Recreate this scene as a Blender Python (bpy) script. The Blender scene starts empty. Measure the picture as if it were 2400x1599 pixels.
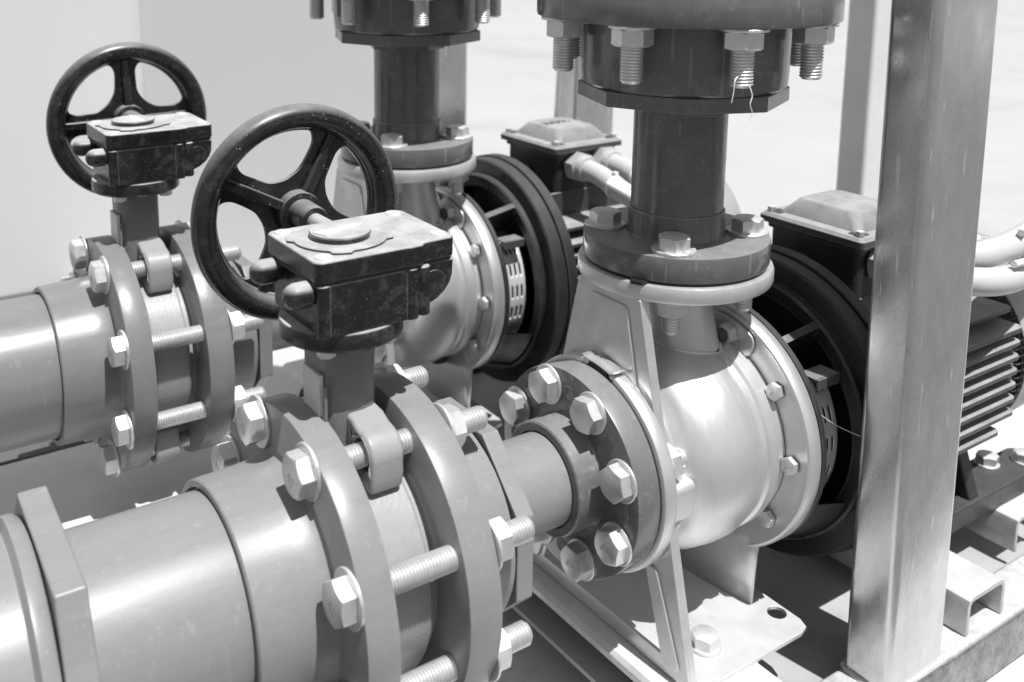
import bpy, bmesh, math, random
from mathutils import Vector, Matrix
random.seed(7)
PI = math.pi
rad = math.radians
sc = bpy.context.scene
COL = sc.collection

# ------------------------------------------------------------------ materials
def material(name, base, rough, metal=0.0, var=0.12, vscale=14.0, rvar=0.12, bump=0.0, bscale=300.0,
             dust=0.0, dustcol=0.42, specks=0.0, scratch=0.0, stretch=None, spec=0.5, coat=0.0, dirt=0.0,
             dscale=26.0, ring=0.0, edge=0.0, edgecol=0.2, edger=0.0022, mottle=0.0, mottlecol=0.2):
    m = bpy.data.materials.new(name)
    m.use_nodes = True
    nt = m.node_tree
    N, L = nt.nodes, nt.links
    b = N['Principled BSDF']
    tc = N.new('ShaderNodeTexCoord')
    co = tc.outputs['Object']
    if stretch:
        mp = N.new('ShaderNodeMapping')
        mp.inputs['Scale'].default_value = stretch
        L.new(co, mp.inputs['Vector'])
        cs = mp.outputs['Vector']
    else:
        cs = co

    def noise(vec, scale, detail=5.0, r=0.6):
        n = N.new('ShaderNodeTexNoise')
        n.inputs['Scale'].default_value = scale
        n.inputs['Detail'].default_value = detail
        n.inputs['Roughness'].default_value = r
        L.new(vec, n.inputs['Vector'])
        return n.outputs['Fac']

    def maprange(v, a, c, d, e):
        n = N.new('ShaderNodeMapRange')
        n.inputs[1].default_value = a; n.inputs[2].default_value = c
        n.inputs[3].default_value = d; n.inputs[4].default_value = e
        L.new(v, n.inputs[0])
        return n.outputs[0]

    def math2(op, a, c):
        n = N.new('ShaderNodeMath'); n.operation = op; n.use_clamp = False
        for i, v in enumerate((a, c)):
            if isinstance(v, (int, float)): n.inputs[i].default_value = v
            else: L.new(v, n.inputs[i])
        return n.outputs[0]

    def mix(fac, a, c):
        n = N.new('ShaderNodeMix'); n.data_type = 'FLOAT'
        L.new(fac, n.inputs[0])
        for i, v in ((2, a), (3, c)):
            if isinstance(v, (int, float)): n.inputs[i].default_value = v
            else: L.new(v, n.inputs[i])
        return n.outputs[0]

    big = noise(cs, vscale)
    fine = noise(cs, vscale * 7.0, 6.0, 0.7)
    v = math2('MULTIPLY', maprange(big, 0.3, 0.7, 1 - var, 1 + var), maprange(fine, 0.3, 0.7, 1 - var * .5, 1 + var * .5))
    col = math2('MULTIPLY', v, base)
    rgh = math2('ADD', maprange(noise(cs, vscale * 2.3), 0.3, 0.7, -rvar, rvar), rough)
    met = None
    if dirt > 0:      # blotchy stains with shapes of their own
        d = maprange(noise(co, dscale, 7.0, 0.72), 0.55, 0.72, 0.0, dirt)
        col = mix(d, col, base * 0.45)
    if mottle > 0:    # blotches of dried dust on every side
        d = maprange(noise(co, 75.0, 6.0, 0.75), 0.50, 0.70, 0.0, mottle)
        d = math2('MULTIPLY', d, maprange(noise(co, 21.0, 3.0), 0.38, 0.60, 0.15, 1.0))
        col = mix(d, col, mottlecol)
        rgh = mix(d, rgh, 0.7)
    if specks > 0:    # dried drops and dust flecks
        vo = N.new('ShaderNodeTexVoronoi'); vo.inputs['Scale'].default_value = 190.0
        L.new(co, vo.inputs['Vector'])
        s1 = maprange(vo.outputs['Distance'], 0.0, 0.22, 1.0, 0.0)
        s2 = maprange(noise(co, 60.0, 3.0), 0.52, 0.62, 0.0, 1.0)
        s = math2('MULTIPLY', math2('MULTIPLY', s1, s2), specks)
        col = mix(s, col, dustcol)
        rgh = mix(s, rgh, 0.8)
    if ring > 0:      # water spots: pale outlines of dried drops
        wn = N.new('ShaderNodeTexNoise'); wn.inputs['Scale'].default_value = 130.0
        L.new(co, wn.inputs['Vector'])
        sc_ = N.new('ShaderNodeVectorMath'); sc_.operation = 'SCALE'; sc_.inputs['Scale'].default_value = .007
        L.new(wn.outputs['Color'], sc_.inputs[0])
        ad = N.new('ShaderNodeVectorMath'); ad.operation = 'ADD'
        L.new(co, ad.inputs[0]); L.new(sc_.outputs[0], ad.inputs[1])
        vo = N.new('ShaderNodeTexVoronoi'); vo.inputs['Scale'].default_value = 110.0
        vo.inputs['Randomness'].default_value = 1.0
        L.new(ad.outputs[0], vo.inputs['Vector'])
        a = maprange(vo.outputs['Distance'], 0.22, 0.30, 0.0, 1.0)
        c_ = maprange(vo.outputs['Distance'], 0.30, 0.40, 1.0, 0.0)
        k = maprange(noise(co, 22.0, 4.0), 0.5, 0.62, 0.0, ring)
        s = math2('MULTIPLY', math2('MULTIPLY', a, c_), k)
        col = mix(s, col, min(0.8, base * 2.2 + 0.1))
    if edge > 0:      # paint rubbed thin and dusty along the edges
        bv = N.new('ShaderNodeBevel'); bv.samples = 6; bv.inputs['Radius'].default_value = edger
        ge = N.new('ShaderNodeNewGeometry')
        dp = N.new('ShaderNodeVectorMath'); dp.operation = 'DOT_PRODUCT'
        L.new(bv.outputs[0], dp.inputs[0]); L.new(ge.outputs['Normal'], dp.inputs[1])
        e_ = maprange(dp.outputs['Value'], 0.995, 0.86, 0.0, edge)
        e_ = math2('MULTIPLY', e_, maprange(noise(co, 55.0, 5.0, 0.7), 0.35, 0.62, 0.25, 1.0))
        col = mix(e_, col, edgecol)
    if scratch > 0:
        mp2 = N.new('ShaderNodeMapping'); mp2.inputs['Scale'].default_value = (90.0, 90.0, 9.0)
        mp2.inputs['Rotation'].default_value = (0.25, 0.15, 0.1)
        L.new(co, mp2.inputs['Vector'])
        s = maprange(noise(mp2.outputs['Vector'], 1.6, 2.0, 0.5), 0.66, 0.70, 0.0, scratch)
        col = mix(s, col, 0.8)
        rgh = mix(s, rgh, 0.5)
    if dust > 0:      # dust lies on what faces up
        g = N.new('ShaderNodeNewGeometry')
        sx = N.new('ShaderNodeSeparateXYZ'); L.new(g.outputs['Normal'], sx.inputs[0])
        up = maprange(sx.outputs['Z'], 0.35, 0.95, 0.0, dust)
        up = math2('MULTIPLY', up, maprange(noise(co, 35.0, 6.0, 0.7), 0.25, 0.6, 0.55, 1.0))
        col = mix(up, col, dustcol)
        rgh = mix(up, rgh, 0.75)
        if metal > 0: met = mix(up, metal, 0.0)
    comb = N.new('ShaderNodeCombineColor')
    for i in range(3): L.new(col, comb.inputs[i])
    L.new(comb.outputs[0], b.inputs['Base Color'])
    L.new(rgh, b.inputs['Roughness'])
    b.inputs['Metallic'].default_value = metal
    if met is not None: L.new(met, b.inputs['Metallic'])
    b.inputs['Specular IOR Level'].default_value = spec
    b.inputs['Coat Weight'].default_value = coat
    if bump > 0:
        bp = N.new('ShaderNodeBump'); bp.inputs['Strength'].default_value = bump
        bp.inputs['Distance'].default_value = 0.001
        L.new(noise(cs, bscale, 4.0), bp.inputs['Height'])
        L.new(bp.outputs[0], b.inputs['Normal'])
    return m

M = dict(
    pvc=material('grey_pvc', .235, .36, edge=.35, edgecol=.5, edger=.0018, var=.06, vscale=7, stretch=(1.3, 9, 9), rvar=.06, bump=.04, bscale=60, dirt=.20, dscale=9, ring=.05, scratch=.05),
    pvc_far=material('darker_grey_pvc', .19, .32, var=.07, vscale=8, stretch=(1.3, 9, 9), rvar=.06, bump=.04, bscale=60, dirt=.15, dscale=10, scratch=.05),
    pvc_riser=material('grey_pvc_shaded_spotted', .125, .19, var=.10, vscale=11, rvar=.1, bump=.06, bscale=60, dirt=.3, dscale=24, ring=.22, scratch=.10, dust=.45, dustcol=.34, edge=.4, edgecol=.36, edger=.0018, mottle=.25, mottlecol=.30),  # shade on the riser put into a darker base; spots are its own
    valve=material('valve_grey_paint', .31, .36, edge=.3, edgecol=.5, var=.07, rvar=.08, bump=.28, bscale=330, dirt=.25),
    black=material('black_gear_paint', .010, .24, var=.3, rvar=.12, bump=.35, bscale=150, dust=.9, dustcol=.50, specks=.22, ring=.35, dirt=.3, dscale=40, edge=.6, edgecol=.24, edger=.0016, mottle=.42, mottlecol=.15),
    wheel=material('black_wheel_paint', .013, .22, var=.25, rvar=.08, bump=.06, bscale=200, dust=.6, dustcol=.36, specks=.9, edge=.3, edgecol=.15, mottle=.35, mottlecol=.10),
    steel=material('satin_stainless', .65, .40, metal=.66, var=.035, vscale=5, rvar=.05, stretch=(16, 3, 3), bump=.03, bscale=60, dirt=.16, dscale=22, ring=.10, scratch=.06),
    plate=material('pressed_stainless', .64, .40, metal=.70, var=.07, rvar=.1, bump=.05, bscale=120, dirt=.22, dust=.6, dustcol=.52, scratch=.08),
    post=material('brushed_stainless', .60, .26, metal=.82, var=.10, vscale=6, rvar=.10, stretch=(2.5, 2.5, 1.0), bump=.03, bscale=60, scratch=.7, dirt=.34, dscale=8, ring=.35, specks=.2, dustcol=.75),
    backpost=material('painted_back_post', .70, .5, var=.05),
    galv=material('galvanised_steel', .52, .46, metal=.6, var=.16, vscale=18, rvar=.12, bump=.35, bscale=70, dirt=.35, dust=.7, dustcol=.66),
    galvrough=material('rough_galvanised', .24, .36, metal=.7, var=.4, vscale=40, rvar=.15, bump=1.0, bscale=90, dirt=.7, dscale=60, dust=.85, dustcol=.66),
    zinc=material('zinc_plated', .66, .38, metal=.68, var=.08, vscale=60, rvar=.08, bump=.08, bscale=400, dirt=.2, dscale=90, dust=.3, dustcol=.7),
    lantern=material('dark_cast_iron', .022, .40, var=.3, rvar=.1, bump=.25, bscale=260, dust=.35, dustcol=.14, specks=.2, edge=.8, edgecol=.16, mottle=.3, mottlecol=.07),
    motor=material('dark_motor_paint', .05, .42, var=.25, rvar=.1, bump=.2, bscale=240, dust=.85, dustcol=.40, dirt=.3, edge=.6, edgecol=.30),
    cowl=material('pale_cowl_paint', .33, .45, var=.06),
    conduit=material('pale_conduit', .50, .42, var=.04, bump=.12, bscale=220),
    gland=material('grey_gland_plastic', .42, .40, var=.05),
    white=material('white_plastic', .78, .40, var=.03),
    rubber=material('black_rubber', .010, .6, var=.2),
    grille=material('black_wire', .012, .5),
    label=material('pale_label', .55, .4, var=.1),
    dusty=material('dusty_white_mark', .70, .6, var=.05),
    floor=material('pale_concrete', .47, .45, var=.03, vscale=.7, rvar=.1, dirt=.34, dscale=.9, bump=.05, bscale=30),
    plinth=material('plinth_concrete', .56, .5, var=.07, vscale=3, rvar=.1, dirt=.25, dscale=7, bump=.1, bscale=50),
    dark_ground=material('dark_shade_ground', .09, .8, var=.2, vscale=6, rvar=.1, bump=.4, bscale=90),  # dark tone that cuts bounce light and stands in for shade
    tray=material('grey_tray_paint', .40, .45, var=.08, vscale=6, dirt=.4, dscale=16, bump=.1, bscale=40),
    neck=material('neck_shaded_paint', .16, .36, var=.12, rvar=.08, bump=.5, bscale=300, dirt=.25),  # valve paint darkened so its colour carries the gearbox shadow
    guard=material('bright_guard_sheet', .74, .42, metal=.35, var=.06),
    darkgrey=material('dark_grey_paint', .075, .32, var=.15, rvar=.08, bump=.4, bscale=300, dust=.5, dustcol=.4, specks=.3),
    pad=material('dark_concrete_pad', .60, .50, var=.12, vscale=4, rvar=.1, dirt=.35, dscale=9, bump=.15, bscale=60),
    wall=material('white_wall_paint', .66, .6, var=.02, vscale=1.5),
    wall2=material('pale_wall_panel', .51, .6, var=.02, vscale=1.5),
    web=material('spider_silk', .6, .5, var=.02),
)

# ------------------------------------------------------------------ geometry
class Geo:
    """collects shapes in world coordinates; make() links them as ONE mesh object"""
    def __init__(s): s.bm = bmesh.new()
    def face(s, vs):
        try: return s.bm.faces.new(vs)
        except ValueError: return None
    def box(s, x0, x1, y0, y1, z0, z1):
        v = [s.bm.verts.new((x, y, z)) for x in (x0, x1) for y in (y0, y1) for z in (z0, z1)]
        for f in ((0, 1, 3, 2), (4, 6, 7, 5), (0, 4, 5, 1), (2, 3, 7, 6), (0, 2, 6, 4), (1, 5, 7, 3)):
            s.face([v[i] for i in f])
        return s
    def lathe(s, prof, axis='Z', c=(0, 0, 0), seg=96, phase=0.0, arc=None):
        """prof: list of (radius, height along axis); closed by caps where radius is 0"""
        def P(r, a, t):
            u, w = r * math.cos(t), r * math.sin(t)
            if axis == 'Z': q = (u, w, a)
            elif axis == 'X': q = (a, u, w)
            else: q = (u, a, w)
            return (q[0] + c[0], q[1] + c[1], q[2] + c[2])
        full = arc is None
        t0, t1 = (0, 2 * PI) if full else arc
        n = seg if full else seg + 1
        rows = []
        for r, a in prof:
            if r < 1e-9:
                rows.append([s.bm.verts.new(P(0, a, 0))])
            else:
                rows.append([s.bm.verts.new(P(r, a, phase + t0 + (t1 - t0) * i / seg)) for i in range(n)])
        for A, B in zip(rows, rows[1:]):
            m = seg
            for i in range(m):
                j = (i + 1) % n if full else i + 1
                if len(A) == 1 and len(B) == 1: continue
                if len(A) == 1: s.face([A[0], B[i], B[j]])
                elif len(B) == 1: s.face([A[i], B[0], A[j]])
                else: s.face([A[i], B[i], B[j], A[j]])
        return s
    def solid(s, prof, axis='Z', c=(0, 0, 0), seg=96, phase=0.0):
        """closed ring section (profile loops back on itself)"""
        return s.lathe(list(prof) + [prof[0]], axis, c, seg, phase)
    def prism(s, pts, axis, a0, a1, holes=()):
        """2-D outline (with holes) pushed along an axis"""
        def P(p, a):
            if axis == 'Z': return (p[0], p[1], a)
            if axis == 'X': return (a, p[0], p[1])
            return (p[0], a, p[1])
        loops = [pts] + list(holes)
        if not holes:
            A = [s.bm.verts.new(P(p, a0)) for p in pts]; B = [s.bm.verts.new(P(p, a1)) for p in pts]
            s.face(A); s.face(B[::-1])
            for i in range(len(pts)):
                j = (i + 1) % len(pts); s.face([A[i], A[j], B[j], B[i]])
            return s
        for a in (a0, a1):
            t = bmesh.new(); ed = []
            for lp in loops:
                vs = [t.verts.new(P(p, a)) for p in lp]
                ed += [t.edges.new((vs[i], vs[(i + 1) % len(vs)])) for i in range(len(vs))]
            bmesh.ops.triangle_fill(t, use_beauty=True, use_dissolve=False, edges=ed)
            mp = {v: s.bm.verts.new(v.co) for v in t.verts}
            for f in t.faces: s.face([mp[v] for v in f.verts])
            t.free()
        for lp in loops:
            A = [s.bm.verts.new(P(p, a0)) for p in lp]; B = [s.bm.verts.new(P(p, a1)) for p in lp]
            for i in range(len(lp)):
                j = (i + 1) % len(lp); s.face([A[i], A[j], B[j], B[i]])
        return s
    def tube(s, path, r, seg=24, cap=True):
        P = [Vector(p) for p in path]
        rows = []; up = None
        for i, p in enumerate(P):
            d = (P[min(i + 1, len(P) - 1)] - P[max(i - 1, 0)]).normalized()
            if up is None:
                up = d.orthogonal().normalized()
            up = (up - d * up.dot(d)).normalized(); w = d.cross(up)
            rr = r(i / (len(P) - 1)) if callable(r) else r
            rows.append([s.bm.verts.new(p + (up * math.cos(2 * PI * k / seg) + w * math.sin(2 * PI * k / seg)) * rr) for k in range(seg)])
        for A, B in zip(rows, rows[1:]):
            for k in range(seg): s.face([A[k], A[(k + 1) % seg], B[(k + 1) % seg], B[k]])
        if cap: s.face(rows[0][::-1]); s.face(rows[-1])
        return s
    def hexhead(s, af, h, z0=0.0, both=False, seg=60, bore=0.0):
        """hexagon along +Z with the turned chamfer of a real bolt head"""
        ap = af / 2; rc = ap * .96
        def ring(z, f):
            return [s.bm.verts.new((f(i) * math.cos(2 * PI * i / seg), f(i) * math.sin(2 * PI * i / seg), z(i))) for i in range(seg)]
        rho = lambda i: ap / math.cos(((2 * PI * i / seg + PI / 6) % (PI / 3)) - PI / 6)
        ch = lambda i: (rho(i) - rc) * .55
        rows = []
        if both: rows += [ring(lambda i: z0, lambda i: rc), ring(lambda i: z0 + ch(i), rho)]
        else: rows += [ring(lambda i: z0, rho)]
        rows += [ring(lambda i: z0 + h - ch(i), rho), ring(lambda i: z0 + h, lambda i: rc)]
        for A, B in zip(rows, rows[1:]):
            for k in range(seg): s.face([A[k], A[(k + 1) % seg], B[(k + 1) % seg], B[k]])
        s.face(rows[0][::-1]); s.face(rows[-1])
        return s
    def thread(s, r, z0, z1, pitch=.0031, depth=.0015, seg=28):
        prof = [(0, z0), (r - depth * 1.3, z0)]
        n = int((z1 - z0 - .002) / pitch); z = z0 + .001
        for i in range(n):
            prof += [(r - depth, z), (r - depth * .15, z + pitch * .36), (r, z + pitch * .5), (r - depth * .15, z + pitch * .64)]
            z += pitch
        prof += [(r - depth, z), (r - depth * 1.8, z1), (0, z1)]
        return s.lathe(prof, 'Z', seg=seg)
    def xf(s, mat):
        bmesh.ops.transform(s.bm, matrix=mat, verts=s.bm.verts); return s
    def make(s, name, mat, parent=None, bevel=0.0, smooth=38, loc=None, seg=2):
        bm = s.bm
        bmesh.ops.remove_doubles(bm, verts=bm.verts, dist=1e-6)
        bmesh.ops.recalc_face_normals(bm, faces=bm.faces)
        o_ = Vector((0, 0, 0))
        p = parent
        while p is not None:
            o_ += p.location; p = p.parent
        base = loc if loc is not None else o_
        bmesh.ops.translate(bm, verts=bm.verts, vec=-Vector(base))
        me = bpy.data.meshes.new(name)
        bm.to_mesh(me); bm.free()
        for q in me.polygons: q.use_smooth = True
        me.set_sharp_from_angle(angle=rad(smooth))
        me.materials.append(mat)
        ob = bpy.data.objects.new(name, me); COL.objects.link(ob)
        if parent is not None: ob.parent = parent
        elif loc is not None: ob.location = loc
        if bevel:
            bv = ob.modifiers.new('bevel', 'BEVEL'); bv.width = bevel; bv.segments = seg
            bv.limit_method = 'ANGLE'; bv.angle_limit = rad(40); bv.harden_normals = True
        return ob

def thing(name, label, cat, loc=(0, 0, 0), group=None):
    o = bpy.data.objects.new(name, None); COL.objects.link(o)
    o.empty_display_size = .02; o.location = loc
    o['label'] = label; o['category'] = cat
    if group: o['group'] = group
    return o
def tag(o, label, cat, group=None):
    o['label'] = label; o['category'] = cat
    if group: o['group'] = group
    return o
def struct(o): o['kind'] = 'structure'; return o
def copy_tree(o, parent=None):
    c = o.copy(); COL.objects.link(c); c.parent = parent
    for ch in list(o.children): copy_tree(ch, c)
    return c
def dup(o, loc, label, group=None):
    c = copy_tree(o); c.location = loc; c['label'] = label
    if group: c['group'] = group
    return c
def chaikin(p, n=3):
    for _ in range(n):
        q = []
        for i in range(len(p)):
            a, b = p[i], p[(i + 1) % len(p)]
            q += [(a[0] * .75 + b[0] * .25, a[1] * .75 + b[1] * .25), (a[0] * .25 + b[0] * .75, a[1] * .25 + b[1] * .75)]
        p = q
    return p
def circle(c, r, n=32, a0=0.0): return [(c[0] + r * math.cos(a0 + 2 * PI * i / n), c[1] + r * math.sin(a0 + 2 * PI * i / n)) for i in range(n)]
def rrect(x0, x1, y0, y1, r, n=6):
    out = []
    for cx, cy, a in ((x1 - r, y1 - r, 0), (x0 + r, y1 - r, 90), (x0 + r, y0 + r, 180), (x1 - r, y0 + r, 270)):
        out += [(cx + r * math.cos(rad(a + 90 * i / n)), cy + r * math.sin(rad(a + 90 * i / n))) for i in range(n + 1)]
    return out
def round_poly(p, r, n=5):
    out = []
    for i in range(len(p)):
        a, b, c = Vector(p[i - 1]), Vector(p[i]), Vector(p[(i + 1) % len(p)])
        u, v = (a - b).normalized(), (c - b).normalized()
        d = min(r, (a - b).length * .45, (c - b).length * .45)
        s0, s1 = b + u * d, b + v * d
        for k in range(n + 1):
            t = k / n; q = s0 * (1 - t) ** 2 + b * 2 * t * (1 - t) + s1 * t * t
            out.append((q.x, q.y))
    return out
def smooth_path(pts, n=10):
    P = [Vector(p) for p in pts]; out = []
    for i in range(len(P) - 1):
        a, b, c, d = P[max(i - 1, 0)], P[i], P[i + 1], P[min(i + 2, len(P) - 1)]
        for k in range(n):
            t = k / n
            out.append(.5 * ((2 * b) + (c - a) * t + (2 * a - 5 * b + 4 * c - d) * t * t + (3 * b - a - 3 * c + d) * t ** 3))
    return out + [P[-1]]
def text_geo(txt, size, depth, mat4):
    cu = bpy.data.curves.new('t', 'FONT'); cu.body = txt; cu.size = size; cu.extrude = depth; cu.align_x = 'CENTER'; cu.align_y = 'CENTER'
    o = bpy.data.objects.new('t', cu); COL.objects.link(o)
    bpy.context.view_layer.update()
    me = bpy.data.meshes.new_from_object(o.evaluated_get(bpy.context.evaluated_depsgraph_get()))
    COL.objects.unlink(o); bpy.data.objects.remove(o); bpy.data.curves.remove(cu)
    g = Geo(); g.bm.from_mesh(me); bpy.data.meshes.remove(me)
    return g.xf(mat4)

ZA = -.239                     # height of the pump and pipe axis
OFF = Vector((-.024, .532, .013))   # from the near line to the far line

# ================================================================== setting
g = Geo()
ZF = -.56
n = 24
vs = [[g.bm.verts.new((-14 + 40 * i / n, -6 + 40 * j / n, ZF)) for j in range(n + 1)] for i in range(n + 1)]
for i in range(n):
    for j in range(n): g.face([vs[i][j], vs[i + 1][j], vs[i + 1][j + 1], vs[i][j + 1]])
floor = struct(g.make('floor', M['floor']))
pad = struct(Geo().box(-.42, 1.25, -.40, .62, ZF + .0005, ZF + .004).make('pavement', M['pad']))
g = Geo()
for x0, x1, y0, y1 in ((-14, -.424, -6, .62), (-.424, 6, -6, -.404), (-14, -3.25, .622, 12)):
    g.box(x0, x1, y0, y1, ZF - .02, ZF + .003)
struct(g.make('bounce_cut_ground', M['dark_ground']))  # added dark ground out of view, cuts bounce light onto the pipework
plinth = struct(Geo().box(-3.2, -.14, .30, .70, ZF + .0045, -.430).make('raised_pavement', M['plinth'], bevel=.006))
plinth_shade = struct(Geo().box(-3.2, -.33, .703, 1.415, ZF + .0045, -.432).make('raised_pavement', M['dark_ground'], bevel=.006))  # shade beyond the rear pipe put into this strip's dark colour
w_ = thing('wall', 'pale blurred wall filling the background behind the valves', 'wall', (-1.5, 1.5, ZF))
Geo().prism([(-3.2, 1.66), (-3.2, 1.42)] + [(-.381 + .25 * math.sin(rad(k)), 1.52 - .10 * math.cos(rad(k))) for k in range(0, 91, 5)] + [(-.131, 1.66)], 'Z', ZF, 1.6).make('wall_pier', M['wall'], w_)
Geo().box(-.129, .49, 1.52, 1.66, ZF, 1.6).make('wall_panel', M['wall2'], w_)
# ================================================================== frame
ZB = ZF + .004
fr = thing('steel_frame', 'welded metal skid frame with tall square posts carrying both pumps', 'frame', (.17, -.185, ZF))
def post(x0, x1, y0, y1, z0, z1, lean=0.0):
    q = Geo().prism(rrect(x0, x1, y0, y1, .0095, 8), 'Z', z0, z1)
    if lean:
        q.xf(Matrix.Translation((0, 0, z0)) @ Matrix(((1, 0, lean, 0), (0, 1, 0, 0), (0, 0, 1, 0), (0, 0, 0, 1))) @ Matrix.Translation((0, 0, -z0)))
    o = q.make('post', M['post'], fr)
    w = Geo(); pp = rrect(x0 - .001, x1 + .001, y0 - .001, y1 + .001, .0095, 6)
    w.tube([(x, y, z0 + .001) for x, y in pp + [pp[0]]], lambda f: .0032 + .0009 * math.sin(f * 190) * math.sin(f * 71), 8, cap=False); w.make('weld_bead', M['galv'], o)
    return o
post(.127, .233, -.2125, -.157, -.4848, .62, lean=-.016)
post(.112, .218, .722, .778, -.4848, .62)
def beam(y0, y1):
    q = Geo(); q.prism(rrect(y0, y1, ZF + .0045, -.485, .008, 5), 'X', -.115, 1.6)
    return q.make('beam', M['galvrough'], fr)
beam(-.216, -.154); beam(.720, .782)
def channel(x0, x1, zt, h, y0, y1, t=.006, r=.010):
    outer = [(x0, zt - h), (x0, zt - r), (x0 + r * .3, zt - r * .3), (x0 + r, zt), (x1 - r, zt), (x1 - r * .3, zt - r * .3), (x1, zt - r), (x1, zt - h)]
    inner = [(x1 - t, zt - h), (x1 - t, zt - r), (x1 - r, zt - t), (x0 + r, zt - t), (x0 + t, zt - r), (x0 + t, zt - h)]
    q = Geo(); q.prism(outer + inner, 'Y', y0, y1)
    o = q.make('channel', M['galv'], fr, bevel=.0012); return o
channel(.289, .369, -.437, .0475, -.206, .775)
channel(.50, .58, -.4372, .0475, -.150, .775)
Geo().box(-.10, .66, -.150, .715, -.512, -.506).make('drip_tray', M['tray'], fr)
q = Geo(); q.box(.372, .40, -.150, .775, -.480, -.4745); q.make('channel_lip', M['galv'], fr, bevel=.001)
q = Geo(); q.prism([(-.119, -.4445), (-.119, -.437), (-.114, -.432), (-.001, -.432), (-.001, -.4445), (-.030, -.4445), (-.030, -.4848), (-.036, -.4848), (-.036, -.4445), (-.078, -.4445), (-.078, -.4848), (-.084, -.4848), (-.084, -.4445)], 'Y', -.209, .80)
q.make('channel', M['galv'], fr, bevel=.0012)

# posts of the frames standing further back
bp1 = Geo().prism(rrect(.50, .606, .76, .816, .007, 5), 'Z', ZF + .0045, .9).make('back_post', M['post'], None, loc=(.55, .79, ZF))
tag(bp1, 'dark square steel post behind the rear riser bush and terminal box', 'post')
bp2 = Geo().prism(rrect(.735, .845, .27, .326, .007, 5), 'Z', ZF + .0045, .9).make('back_post', M['backpost'], None, loc=(.79, .3, ZF))
tag(bp2, 'pale blurred steel post showing beside the foreground post', 'post')
q = Geo().prism(rrect(.70, .752, 1.06, 1.10, .006, 5), 'Z', 0, 1.5)
q.xf(Matrix.Translation((0, 0, ZF + .001)) @ Matrix(((1, 0, .05, 0), (0, 1, 0, 0), (0, 0, 1, 0), (0, 0, 0, 1))))
bp3 = q.make('back_post', M['galv'], None, loc=(.72, 1.08, ZF))
tag(bp3, 'thin pale leaning strut rising behind the rear terminal box', 'post')

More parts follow.
